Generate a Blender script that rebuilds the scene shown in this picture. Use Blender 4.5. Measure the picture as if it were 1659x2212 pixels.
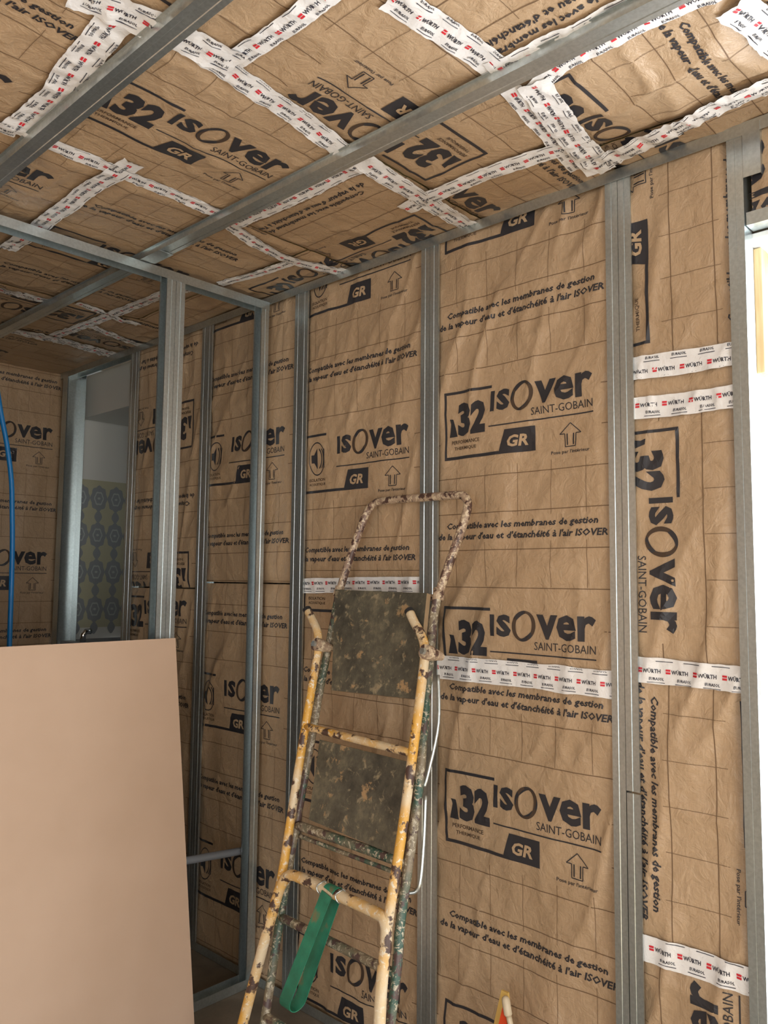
import bpy, bmesh, math, random
import numpy as np
from mathutils import Vector, Matrix

for o in list(bpy.data.objects): bpy.data.objects.remove(o)
scene = bpy.context.scene
COL = scene.collection

# ------------------------------------------------------------------ camera, world, light, exposure
W_PX, H_PX, F_PX = 1659.0, 2212.0, 1740.0
YAW, PITCH, ROLL, EYE = math.radians(46.8), math.radians(4.85), math.radians(0.57), 1.40
c_f = Vector((math.sin(YAW)*math.cos(PITCH), math.cos(YAW)*math.cos(PITCH), math.sin(PITCH)))
c_r = Vector((math.cos(YAW), -math.sin(YAW), 0)); c_u = c_r.cross(c_f)
c_r, c_u = c_r*math.cos(ROLL)+c_u*math.sin(ROLL), c_u*math.cos(ROLL)-c_r*math.sin(ROLL)
cam_d = bpy.data.cameras.new('camera'); cam = bpy.data.objects.new('camera', cam_d); COL.objects.link(cam)
m = Matrix.Identity(4)
for i in range(3): m[i][0], m[i][1], m[i][2] = c_r[i], c_u[i], -c_f[i]
m[2][3] = EYE
cam.matrix_world = m
cam_d.sensor_fit = 'VERTICAL'; cam_d.sensor_height = 36.0; cam_d.lens = 36.0*F_PX/H_PX
cam_d.clip_start = 0.02
scene.camera = cam

world = bpy.data.worlds.new('world'); scene.world = world; world.use_nodes = True
bg = world.node_tree.nodes['Background']; bg.inputs['Color'].default_value = (0.86, 0.93, 1.0, 1); bg.inputs['Strength'].default_value = 4.0

def area(name, loc, rot, sx, sy, power, col):
    l = bpy.data.lights.new(name, 'AREA'); l.shape = 'RECTANGLE'; l.size = sx; l.size_y = sy; l.energy = power; l.color = col
    o = bpy.data.objects.new(name, l); COL.objects.link(o); o.location = loc; o.rotation_euler = rot
    return o
# daylight through the glazed opening in the wall behind the camera
area('daylight_back_opening', (-0.45, -2.32, 1.35), (math.radians(90), 0, 0), 2.3, 2.1, 44, (1.0, 0.90, 0.77))
# daylight through the opening in the wall on the left, behind the camera
area('daylight_left_opening', (-2.32, -0.6, 1.35), (0, math.radians(-90), 0), 2.0, 1.6, 14, (1.0, 0.93, 0.82))
# daylight through the tall window on the right
area('daylight_right_window', (2.20, -0.08, 1.15), (0, math.radians(90), 0), 2.0, 1.2, 62, (0.92, 0.96, 1.0))

# low sun through the back opening, falling on the floor beside the camera
sun_d = bpy.data.lights.new('sun', 'SUN'); sun_d.energy = 45; sun_d.angle = math.radians(0.6); sun_d.color = (1.0, 0.84, 0.58)
sun = bpy.data.objects.new('sun', sun_d); COL.objects.link(sun)
sun.rotation_euler = Vector((0.34, 0.70, -0.68)).to_track_quat('-Z', 'Y').to_euler()

vs = scene.view_settings
vs.view_transform = 'Standard'; vs.look = 'None'; vs.gamma = 1.0; vs.exposure = -0.08; vs.use_curve_mapping = False

# ------------------------------------------------------------------ materials
def mat(name, col, rough=0.5, metal=0.0, spec=0.5):
    mm = bpy.data.materials.new(name); mm.use_nodes = True
    b = mm.node_tree.nodes['Principled BSDF']
    b.inputs['Base Color'].default_value = (*col, 1); b.inputs['Roughness'].default_value = rough
    b.inputs['Metallic'].default_value = metal; b.inputs['Specular IOR Level'].default_value = spec
    return mm
def nodes(mm): return mm.node_tree.nodes, mm.node_tree.links, mm.node_tree.nodes['Principled BSDF']
def noise_tex(mm, scale, detail=4, rough=0.55, vec=None, dist=0.0, stretch=None):
    n, l, b = nodes(mm)
    t = n.new('ShaderNodeTexNoise'); t.inputs['Scale'].default_value = scale; t.inputs['Detail'].default_value = detail
    t.inputs['Roughness'].default_value = rough; t.inputs['Distortion'].default_value = dist
    tc = n.new('ShaderNodeTexCoord'); src = tc.outputs['Object']
    if stretch:
        mp = n.new('ShaderNodeMapping'); mp.inputs['Scale'].default_value = stretch
        l.new(src, mp.inputs['Vector']); src = mp.outputs['Vector']
    l.new(src, t.inputs['Vector'])
    return t
def ramp(mm, src, stops, interp='LINEAR'):
    n, l, b = nodes(mm)
    r = n.new('ShaderNodeValToRGB'); r.color_ramp.interpolation = interp
    e = r.color_ramp.elements
    while len(e) < len(stops): e.new(0.5)
    for k, (p, c) in enumerate(stops):
        e[k].position = p; e[k].color = (*c, 1)
    l.new(src, r.inputs['Fac'])
    return r
def mix(mm, fac, a, bb):
    n, l, b = nodes(mm)
    x = n.new('ShaderNodeMix'); x.data_type = 'RGBA'
    for sock, v in ((x.inputs[0], fac), (x.inputs[6], a), (x.inputs[7], bb)):
        if isinstance(v, (int, float)): sock.default_value = v
        elif isinstance(v, tuple): sock.default_value = (*v, 1)
        else: l.new(v, sock)
    return x.outputs[2]
def bump(mm, src, strength, dist):
    n, l, b = nodes(mm)
    q = n.new('ShaderNodeBump'); q.inputs['Strength'].default_value = strength; q.inputs['Distance'].default_value = dist
    l.new(src, q.inputs['Height']); l.new(q.outputs['Normal'], b.inputs['Normal'])
def setcol(mm, out): nodes(mm)[1].new(out, nodes(mm)[2].inputs['Base Color'])

M = {}
k = M['kraft'] = mat('kraft_paper', (0.42, 0.27, 0.15), 0.42, 0, 0.5)
t1 = noise_tex(k, 3.0, 5); t2 = noise_tex(k, 260, 2, stretch=(1, 1, 0.25)); t3 = noise_tex(k, 26, 6, 0.6, dist=0.6)
r1 = ramp(k, t1.outputs['Fac'], [(0.3, (0.395, 0.272, 0.163)), (0.7, (0.475, 0.337, 0.210))])
setcol(k, mix(k, 0.12, r1.outputs['Color'], ramp(k, t2.outputs['Fac'], [(0.35, (0.25, 0.15, 0.07)), (0.65, (0.62, 0.42, 0.25))]).outputs['Color']))
bump(k, t3.outputs['Fac'], 0.5, 0.014)
M['wool'] = mat('glass_wool', (0.45, 0.36, 0.16), 0.9)
M['ink'] = mat('printing_ink', (0.030, 0.029, 0.034), 0.42, 0, 0.5)
M['ink_fade'] = mat('faded_ink', (0.075, 0.05, 0.035), 0.6, 0, 0.2)
M['ink_line'] = mat('grid_ink', (0.17, 0.105, 0.06), 0.6, 0, 0.2)
M['kraft_print'] = mat('unprinted_kraft', (0.45, 0.315, 0.19), 0.42, 0, 0.5)

s = M['steel'] = mat('galvanised_steel', (0.42, 0.45, 0.45), 0.30, 0.88, 0.5)
t1 = noise_tex(s, 9, 5, stretch=(1, 1, 0.15)); t2 = noise_tex(s, 120, 2)
r1 = ramp(s, t1.outputs['Fac'], [(0.3, (0.48, 0.54, 0.55)), (0.7, (0.66, 0.73, 0.73))])
setcol(s, mix(s, 0.2, r1.outputs['Color'], ramp(s, t2.outputs['Fac'], [(0.4, (0.30, 0.32, 0.33)), (0.6, (0.62, 0.65, 0.66))]).outputs['Color']))
bump(s, t2.outputs['Fac'], 0.05, 0.002)

tp = M['tape'] = mat('white_film_tape', (0.80, 0.79, 0.78), 0.3, 0, 0.5)
t1 = noise_tex(tp, 55, 4, dist=0.8); bump(tp, t1.outputs['Fac'], 0.35, 0.006)
M['tape_red'] = mat('red_tape_print', (0.62, 0.03, 0.045), 0.35)
M['tape_ink'] = mat('black_tape_print', (0.035, 0.035, 0.05), 0.35)

def paint(name, base, alt, chip, thr, splash, sthr, scale=22):
    p = mat(name, base, 0.42, 0, 0.5)
    a = noise_tex(p, 7, 3); ch = noise_tex(p, scale, 5, 0.6); sp = noise_tex(p, 85, 5, 0.65, dist=0.7); fine = noise_tex(p, 140, 2)
    cmix = mix(p, ramp(p, a.outputs['Fac'], [(0.42, (0, 0, 0)), (0.58, (1, 1, 1))]).outputs['Color'], base, alt)
    cmix = mix(p, ramp(p, sp.outputs['Fac'], [(sthr, (0, 0, 0)), (sthr+0.06, (1, 1, 1))]).outputs['Color'], cmix, splash)
    mask = ramp(p, ch.outputs['Fac'], [(thr, (0, 0, 0)), (thr+0.04, (1, 1, 1))])
    cmix = mix(p, mask.outputs['Color'], cmix, chip)
    setcol(p, cmix); bump(p, ch.outputs['Fac'], 0.5, 0.006)
    return p
M['yellow_paint'] = paint('worn_yellow_paint', (0.66, 0.54, 0.36), (0.66, 0.36, 0.06), (0.075, 0.04, 0.03), 0.55, (0.72, 0.64, 0.50), 0.56, 24)
M['green_paint'] = paint('worn_green_paint', (0.045, 0.10, 0.075), (0.22, 0.18, 0.12), (0.09, 0.055, 0.05), 0.54, (0.50, 0.45, 0.34), 0.53, 30)
M['rust_paint'] = paint('rusty_cream_paint', (0.20, 0.12, 0.09), (0.42, 0.31, 0.22), (0.085, 0.045, 0.035), 0.53, (0.60, 0.49, 0.34), 0.50, 40)
bd = M['board'] = mat('paint_spattered_board', (0.05, 0.045, 0.035), 0.6)
t1 = noise_tex(bd, 9, 7, 0.75); t2 = noise_tex(bd, 34, 6, 0.65, dist=0.5); t3 = noise_tex(bd, 17, 5, 0.7)
cc = ramp(bd, t1.outputs['Fac'], [(0.35, (0.045, 0.042, 0.032)), (0.52, (0.10, 0.092, 0.066)), (0.70, (0.22, 0.19, 0.125))])
cc = mix(bd, ramp(bd, t2.outputs['Fac'], [(0.56, (0, 0, 0)), (0.66, (1, 1, 1))]).outputs['Color'], cc.outputs['Color'], (0.30, 0.25, 0.16))
cc = mix(bd, ramp(bd, t3.outputs['Fac'], [(0.60, (0, 0, 0)), (0.66, (1, 1, 1))]).outputs['Color'], cc, (0.40, 0.26, 0.13))
setcol(bd, cc); bump(bd, t2.outputs['Fac'], 0.3, 0.004)
M['edge_wood'] = mat('board_edge', (0.30, 0.21, 0.12), 0.7)
M['strap'] = mat('green_webbing', (0.012, 0.17, 0.10), 0.55)
t1 = noise_tex(M['strap'], 20, 4); setcol(M['strap'], ramp(M['strap'], t1.outputs['Fac'], [(0.35, (0.010, 0.13, 0.075)), (0.62, (0.02, 0.22, 0.13)), (0.74, (0.16, 0.16, 0.08))]).outputs['Color'])
M['gypsum'] = mat('plasterboard_paper', (0.50, 0.36, 0.26), 0.75, 0, 0.2)
t1 = noise_tex(M['gypsum'], 2.2, 4); setcol(M['gypsum'], ramp(M['gypsum'], t1.outputs['Fac'], [(0.3, (0.47, 0.335, 0.24)), (0.7, (0.53, 0.385, 0.285))]).outputs['Color'])
M['gypsum_edge'] = mat('plasterboard_green_edge', (0.36, 0.40, 0.30), 0.8)
M['white'] = mat('white_lacquer', (0.78, 0.80, 0.80), 0.35)
M['plaster'] = mat('white_plaster', (0.62, 0.62, 0.58), 0.8)
rc = M['roughcast'] = mat('white_roughcast', (0.80, 0.80, 0.78), 0.9); t1 = noise_tex(rc, 140, 3); bump(rc, t1.outputs['Fac'], 1.0, 0.02)
fl = M['floor'] = mat('dusty_concrete', (0.25, 0.20, 0.15), 0.8); t1 = noise_tex(fl, 5, 7, 0.65)
setcol(fl, ramp(fl, t1.outputs['Fac'], [(0.3, (0.12, 0.10, 0.075)), (0.7, (0.24, 0.20, 0.15))]).outputs['Color']); bump(fl, t1.outputs['Fac'], 0.2, 0.01)
M['shell'] = mat('raw_wall', (0.36, 0.28, 0.20), 0.85)
M['blue'] = mat('blue_plastic_pipe', (0.010, 0.21, 0.58), 0.4)
M['grey_pvc'] = mat('grey_plastic_pipe', (0.20, 0.215, 0.24), 0.45)
M['tile_ground'] = mat('pale_yellow_tile', (0.44, 0.42, 0.29), 0.45)
M['tile_blue'] = mat('blue_grey_motif', (0.25, 0.27, 0.28), 0.45)
M['tile_grey'] = mat('pale_motif', (0.40, 0.42, 0.41), 0.45)
M['chrome'] = mat('chrome', (0.8, 0.8, 0.8), 0.12, 1.0)
wd = M['wood'] = mat('pine_wood', (0.60, 0.44, 0.22), 0.6); t1 = noise_tex(wd, 12, 4, stretch=(6, 6, 0.4))
setcol(wd, ramp(wd, t1.outputs['Fac'], [(0.35, (0.52, 0.36, 0.17)), (0.65, (0.70, 0.54, 0.30))]).outputs['Color'])
M['dark'] = mat('dark_rubber_and_hollow', (0.02, 0.02, 0.022), 0.7)  # rubber feet, and the painted shade inside the cut tube ends
M['orange'] = mat('orange_red_plastic', (0.75, 0.075, 0.02), 0.35)
M['packet_yellow'] = mat('yellow_plastic', (0.75, 0.50, 0.14), 0.4)
M['beige'] = mat('beige_plastic', (0.62, 0.52, 0.37), 0.4)
gl = M['film'] = mat('clear_glass', (0.95, 0.98, 1.0), 0.02, 0, 0.5)
nodes(gl)[2].inputs['Transmission Weight'].default_value = 1.0; nodes(gl)[2].inputs['IOR'].default_value = 1.05

# ------------------------------------------------------------------ scene-graph helpers
def link(o, parent=None):
    COL.objects.link(o)
    if parent: o.parent = parent
    return o
def tag(o, label=None, cat=None, group=None, kind=None):
    if label: o['label'] = label
    if cat: o['category'] = cat
    if group: o['group'] = group
    if kind: o['kind'] = kind
    return o
def thing(name, label, cat, loc=(0, 0, 0), group=None):
    return tag(link(bpy.data.objects.new(name, None)), label, cat, group) if tuple(loc) == (0, 0, 0) else _thing(name, label, cat, loc, group)
def _thing(name, label, cat, loc, group=None):
    o = bpy.data.objects.new(name, None); link(o); o.location = loc
    return tag(o, label, cat, group)
def mesh_obj(name, verts, faces, mats, parent=None, midx=None, smooth=False):
    me = bpy.data.meshes.new(name)
    off = Vector(parent.location) if (parent is not None) else Vector((0, 0, 0))
    if parent is not None and parent.parent is not None: off = off+Vector(parent.parent.location)
    me.from_pydata([(v[0]-off.x, v[1]-off.y, v[2]-off.z) for v in verts], [], [list(map(int, f)) for f in faces])
    for q in (mats if isinstance(mats, (list, tuple)) else [mats]): me.materials.append(M[q])
    if midx is not None: me.polygons.foreach_set('material_index', np.asarray(midx, dtype=np.int32))
    if smooth: me.polygons.foreach_set('use_smooth', [True]*len(me.polygons))
    me.update()
    return link(bpy.data.objects.new(name, me), parent)
class MB:
    """collects boxes and prisms into one mesh"""
    def __init__(s): s.v, s.f, s.mi = [], [], []
    def add(s, v, f, mi=0):
        b = len(s.v); s.v += [tuple(x) for x in v]; s.f += [[i+b for i in q] for q in f]; s.mi += [mi]*len(f)
    def box(s, x0, x1, y0, y1, z0, z1, mi=0):
        x0, x1 = sorted((x0, x1)); y0, y1 = sorted((y0, y1)); z0, z1 = sorted((z0, z1))
        s.add([(x0, y0, z0), (x1, y0, z0), (x1, y1, z0), (x0, y1, z0), (x0, y0, z1), (x1, y0, z1), (x1, y1, z1), (x0, y1, z1)],
              [(0, 3, 2, 1), (4, 5, 6, 7), (0, 1, 5, 4), (1, 2, 6, 5), (2, 3, 7, 6), (3, 0, 4, 7)], mi)
    def build(s, name, mats, parent=None, bevel=0, smooth=False):
        o = mesh_obj(name, s.v, s.f, mats, parent, s.mi, smooth)
        if bevel:
            b = o.modifiers.new('bevel', 'BEVEL'); b.width = bevel; b.segments = 2; b.limit_method = 'ANGLE'
        return o
def extrude_profile(pts, t, mapf, l0, l1, closed=False):
    """sheet-metal profile: polyline pts (2d) given thickness t, extruded l0..l1; mapf(p, q, l) -> xyz"""
    P = [Vector(p) for p in pts]; n = len(P); out = []
    for i in range(n):
        d0 = (P[i]-P[i-1]).normalized() if i > 0 else None
        d1 = (P[i+1]-P[i]).normalized() if i < n-1 else None
        d = d1 if d0 is None else d0 if d1 is None else (d0+d1).normalized()
        nn = Vector((-d.y, d.x)); c = 1.0
        if d0 is not None and d1 is not None: c = max(0.4, nn.dot(Vector((-d0.y, d0.x))))
        out.append((P[i], P[i]+nn*(t/c)))
    v, f = [], []
    for l in (l0, l1):
        for a, b in out: v.append(mapf(a.x, a.y, l)); v.append(mapf(b.x, b.y, l))
    N = 2*n
    for i in range(n-1):
        a, b, c_, d = 2*i, 2*i+2, 2*i+2+N, 2*i+N
        f.append((a, b, c_, d)); f.append((a+1, d+1, c_+1, b+1))
        f.append((a, a+1, b+1, b)); f.append((a+N, b+N, b+1+N, a+1+N))
    f.append((0, N, N+1, 1)); e = 2*(n-1); f.append((e, e+1, e+1+N, e+N))
    return v, f
def smooth_path(pts, n=6):
    P = [Vector(p) for p in pts]; out = []
    for i in range(len(P)-1):
        p0 = P[max(i-1, 0)]; p1 = P[i]; p2 = P[i+1]; p3 = P[min(i+2, len(P)-1)]
        for q in range(n):
            t = q/n
            out.append(0.5*((2*p1)+(p2-p0)*t+(2*p0-5*p1+4*p2-p3)*t*t+(3*p1-p0-3*p2+p3)*t**3))
    out.append(P[-1]); return out
def tube(pts, r, n=12, cap=True):
    P = [Vector(p) for p in pts]; v, f = [], []
    d = (P[1]-P[0]).normalized(); ref = Vector((0, 0, 1)) if abs(d.z) < 0.9 else Vector((1, 0, 0))
    u = d.cross(ref).normalized()
    for i, p in enumerate(P):
        d = (P[min(i+1, len(P)-1)]-P[max(i-1, 0)]).normalized()
        u = (u-d*u.dot(d)).normalized(); w = d.cross(u)
        rr = r[i] if isinstance(r, (list, tuple)) else r
        for k in range(n):
            a = 2*math.pi*k/n; v.append(p+(u*math.cos(a)+w*math.sin(a))*rr)
    for i in range(len(P)-1):
        for k in range(n):
            a = i*n+k; b = i*n+(k+1) % n; f.append((a, b, b+n, a+n))
    if cap: f.append(tuple(range(n-1, -1, -1))); f.append(tuple(range((len(P)-1)*n, len(P)*n)))
    return v, f

# ------------------------------------------------------------------ wrinkled-paper height fields (numpy value noise)
def _hash(ix, iy, seed):
    h = (ix.astype(np.int64)*374761393+iy.astype(np.int64)*668265263+seed*974711) & 0xffffffff
    h = ((h ^ (h >> 13))*1274126177) & 0xffffffff
    return ((h ^ (h >> 16)) & 0xffff)/65535.0
def vnoise(x, y, seed):
    ix, iy = np.floor(x), np.floor(y); fx, fy = x-ix, y-iy
    fx = fx*fx*fx*(fx*(fx*6-15)+10); fy = fy*fy*fy*(fy*(fy*6-15)+10)
    a, b = _hash(ix, iy, seed), _hash(ix+1, iy, seed); c, d = _hash(ix, iy+1, seed), _hash(ix+1, iy+1, seed)
    return (a*(1-fx)+b*fx)*(1-fy)+(c*(1-fx)+d*fx)*fy
def ridge(n, p=3.0): return (1-np.abs(2*n-1))**p
def field(plane, a, b):
    a = np.asarray(a, float); b = np.asarray(b, float)
    if plane == 'ceil':
        h = 0.007*vnoise(a*3.5, b*3.5, 11)
        wx = a+0.05*vnoise(a*6, b*6, 12); wy = b+0.05*vnoise(a*6, b*6, 13)
        h += 0.0055*ridge(vnoise(wx*7, wy*4, 14))+0.0035*ridge(vnoise(wx*10+wy*5, wy*9, 15))
        near = np.exp(-((a-1.56)/0.20)**2-((-b-0.62)/0.30)**2)
        h += near*(0.010+0.012*ridge(vnoise(wx*6+3*wy, wy*7, 16)))
        return h
    amp = 1.0
    wx = a+0.06*vnoise(a*4, b*4, 22); wy = b+0.05*vnoise(a*5, b*5, 23)
    h = 0.006*vnoise(a*4, b*2.5, 21)
    patch = 0.35+0.65*np.clip((vnoise(a*3.1, b*2.2, 27)-0.3)*2.5, 0, 1)
    h += patch*(0.0150*ridge(vnoise(wx*10-wy*2.5, wy*2.4, 24), 3.0)+0.0080*ridge(vnoise(wx*9-wy*5, wy*5, 25), 3))
    h += 0.0030*ridge(vnoise(wx*17+wy*4, wy*8, 26), 2.5)
    return 0.022*np.tanh(h*amp/0.022)
def edge_dip(a, b, R):
    d = np.minimum(np.minimum(a-R[0], R[1]-a), np.minimum(b-R[2], R[3]-b))
    return -0.010*np.exp(-(np.maximum(d, 0)/0.022)**2)
WX, CZ, EY = 1.857, 2.457, 4.03
def to3(plane, a, b, h):
    if plane == 'wall': return np.stack([WX-h, -a, b], -1)
    if plane == 'ceil': return np.stack([a, -b, CZ-h], -1)
    return np.stack([a, EY-h, b], -1)
BACK = {'wall': 0.073, 'ceil': 0.043, 'end': 0.05}

# ------------------------------------------------------------------ print templates (flat lettering as thin mesh)
def subdiv(v, tris, lim):
    bm = bmesh.new(); vv = [bm.verts.new((x, y, 0)) for x, y in v]
    for t in tris:
        try: bm.faces.new([vv[i] for i in t])
        except ValueError: pass
    bmesh.ops.triangulate(bm, faces=bm.faces[:])
    for _ in range(6):
        e = [q for q in bm.edges if q.calc_length() > lim]
        if not e: break
        bmesh.ops.subdivide_edges(bm, edges=e, cuts=1)
        bmesh.ops.triangulate(bm, faces=bm.faces[:])
    bm.verts.ensure_lookup_table(); bm.verts.index_update()
    V = np.array([(q.co.x, q.co.y) for q in bm.verts]); T = np.array([[q.index for q in f.verts] for f in bm.faces])
    bm.free(); return V, T
def txt(body, box, bold=0.0, shear=0.0, res=2, lim=0.016):
    c = bpy.data.curves.new('t', 'FONT'); c.body = body; c.size = 1.0; c.offset = bold; c.shear = shear
    c.resolution_u = res; c.fill_mode = 'FRONT'; c.dimensions = '2D'
    o = bpy.data.objects.new('t', c); COL.objects.link(o)
    bpy.context.view_layer.update()
    me = o.evaluated_get(bpy.context.evaluated_depsgraph_get()).to_mesh()
    me.calc_loop_triangles()
    V = np.array([(q.co.x, q.co.y) for q in me.vertices]); T = np.array([tuple(q.vertices) for q in me.loop_triangles])
    o.evaluated_get(bpy.context.evaluated_depsgraph_get()).to_mesh_clear()
    bpy.data.objects.remove(o); bpy.data.curves.remove(c)
    mn, mx = V.min(0), V.max(0)
    V = (V-mn)/(mx-mn)*[box[2]-box[0], box[3]-box[1]]+[box[0], box[1]]
    return subdiv(V, T, lim)
def poly(pts, lim=0.016):
    return subdiv(pts, [list(range(len(pts)))], lim)
def rect(x0, y0, x1, y1, lim=0.016): return poly([(x0, y0), (x1, y0), (x1, y1), (x0, y1)], lim)
def ring(cx, cy, ax, ay, wfun, rot=0.0, n=36, a0=0, a1=2*math.pi):
    v, t = [], []
    for i in range(n+1):
        a = a0+(a1-a0)*i/n; w = wfun(a)
        for kk in (1.0, 1.0-w):
            x, y = ax*kk*math.cos(a), ay*kk*math.sin(a)
            v.append((cx+x*math.cos(rot)-y*math.sin(rot), cy+x*math.sin(rot)+y*math.cos(rot)))
    for i in range(n): t += [(2*i, 2*i+2, 2*i+3), (2*i, 2*i+3, 2*i+1)]
    return np.array(v), np.array(t)
def combine(parts):
    V, T, I = [], [], []; b = 0
    for (v, t), mi in parts:
        V.append(v); T.append(t+b); I += [mi]*len(t); b += len(v)
    return np.concatenate(V), np.concatenate(T), np.array(I)
def common_logo():
    p = []
    p.append((rect(0.0, 0.0, 0.0075, 0.203), 0)); p.append((rect(0.0075, 0.0, 0.20, 0.009), 0))
    p.append((poly([(0.198, 0), (0.314, 0), (0.314, 0.068), (0.218, 0.068)]), 0))
    p.append((txt('GR', (0.228, 0.017, 0.292, 0.050), 0.035, 0.18), 1))
    p.append((txt('I', (0.166, 0.126, 0.1795, 0.185), 0.03), 0)); p.append((txt('S', (0.187, 0.125, 0.232, 0.186), 0.055), 0))
    p.append((ring(0.272, 0.157, 0.036, 0.042, lambda a: 0.16+0.16*math.cos(a-0.35)**2, -0.35), 2))
    p.append((ring(0.272, 0.157, 0.036, 0.042, lambda a: 0.05+0.27*math.cos(a+0.6)**2, -0.35), 0))
    p.append((txt('ver', (0.312, 0.125, 0.488, 0.191), 0.03), 0))
    p.append((txt('SAINT-GOBAIN', (0.305, 0.096, 0.488, 0.117), 0.0), 0))
    p.append((rect(0.165, 0.081, 0.490, 0.0845), 0))
    # arrow house outline
    o = [(0.405, 0.0), (0.437, 0.0), (0.437, 0.034), (0.452, 0.034), (0.421, 0.062), (0.390, 0.034), (0.405, 0.034)]
    for i in range(len(o)):
        a, b = Vector(o[i]), Vector(o[(i+1) % len(o)]); d = (b-a).normalized(); n = Vector((-d.y, d.x))*0.0012
        p.append((poly([tuple(a-n), tuple(b-n), tuple(b+n), tuple(a+n)]), 0))
    p.append((rect(0.410, 0.004, 0.4135, 0.034), 0)); p.append((rect(0.4285, 0.004, 0.432, 0.034), 0))
    p.append((txt("Pose par l'intérieur", (0.362, -0.020, 0.478, -0.008), 0.012), 0))
    return p
base = common_logo()
thermal = [(rect(0.0, 0.195, 0.168, 0.203), 0), (txt('3', (0.050, 0.067, 0.100, 0.166), 0.055), 0), (txt('2', (0.100, 0.069, 0.153, 0.166), 0.055), 0),
           (poly([(0.017, 0.068), (0.026, 0.068), (0.032, 0.092), (0.038, 0.068), (0.048, 0.068), (0.034, 0.120), (0.020, 0.122), (0.024, 0.108)]), 0),
           (txt('PERFORMANCE', (0.026, 0.045, 0.132, 0.056), 0.012), 2), (txt('THERMIQUE', (0.036, 0.026, 0.120, 0.037), 0.012), 2)]
acoustic = [(rect(0.0, 0.195, 0.115, 0.203), 0), (ring(0.067, 0.118, 0.040, 0.058, lambda a: 0.07, 0, 30, 0.45, 5.9), 0),
            (ring(0.067, 0.118, 0.025, 0.040, lambda a: 0.16, 0, 16, -1.1, 1.1), 0), (ring(0.067, 0.118, 0.034, 0.049, lambda a: 0.10, 0, 16, -0.8, 0.8), 0),
            (poly([(0.040, 0.104), (0.052, 0.104), (0.068, 0.082), (0.068, 0.154), (0.052, 0.132), (0.040, 0.132)]), 0), (rect(0.098, 0.085, 0.104, 0.150), 0),
            (txt('ISOLATION', (0.026, 0.040, 0.108, 0.050), 0.012), 2), (txt('ACOUSTIQUE', (0.026, 0.024, 0.110, 0.034), 0.012), 2)]
LOGO = {'thermal': combine(base+thermal), 'acoustic': combine(base+acoustic)}
COMP = combine([(txt('Compatible avec les membranes de gestion', (0.010, 0.0, 0.500, 0.024), 0.030, 0.18, 1), 0),
                (txt("de la vapeur d'eau et d'étanchéité à l'air ISOVER", (-0.022, -0.031, 0.526, -0.006), 0.030, 0.18, 1), 0)])
TAPE_UNIT = combine([(rect(-0.031, -0.0055, -0.020, -0.0008, 0.02), 1), (rect(-0.031, 0.0008, -0.020, 0.0055, 0.02), 1), (txt('WÜRTH', (-0.018, -0.0055, 0.022, 0.0066), 0.03, 0.0, 1), 0)])
TAPE_SUB = combine([(txt('EURASOL', (-0.016, -0.0035, 0.018, 0.0035), 0.03, 0.1, 1), 0), (rect(-0.020, -0.0096, 0.020, -0.0080, 0.02), 0)])

def place(tmpl, o, rot):
    c, s_ = math.cos(rot), math.sin(rot); V = tmpl[0]
    return np.stack([o[0]+V[:, 0]*c-V[:, 1]*s_, o[1]+V[:, 0]*s_+V[:, 1]*c], -1)
def clip_emit(name, plane, P, T, I, R, mats, parent, lift):
    """lay a flat print on the paper of panel R (drop what falls outside the panel)"""
    cen = P[T].mean(1); keep = (cen[:, 0] > R[0]+0.004) & (cen[:, 0] < R[1]-0.004) & (cen[:, 1] > R[2]+0.004) & (cen[:, 1] < R[3]-0.004)
    if keep.sum() < 4: return None
    T, I = T[keep], I[keep]; used = np.unique(T); mp = np.zeros(len(P), int); mp[used] = np.arange(len(used)); P = P[used]; T = mp[T]
    lif = np.full(len(P), lift)
    for q in np.unique(I):
        if q == 1: lif[np.unique(T[I == 1])] += 0.0012
    h = field(plane, P[:, 0], P[:, 1])+edge_dip(P[:, 0], P[:, 1], R)+lif
    return mesh_obj(name, to3(plane, P[:, 0], P[:, 1], h), T, mats, parent, I)

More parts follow.
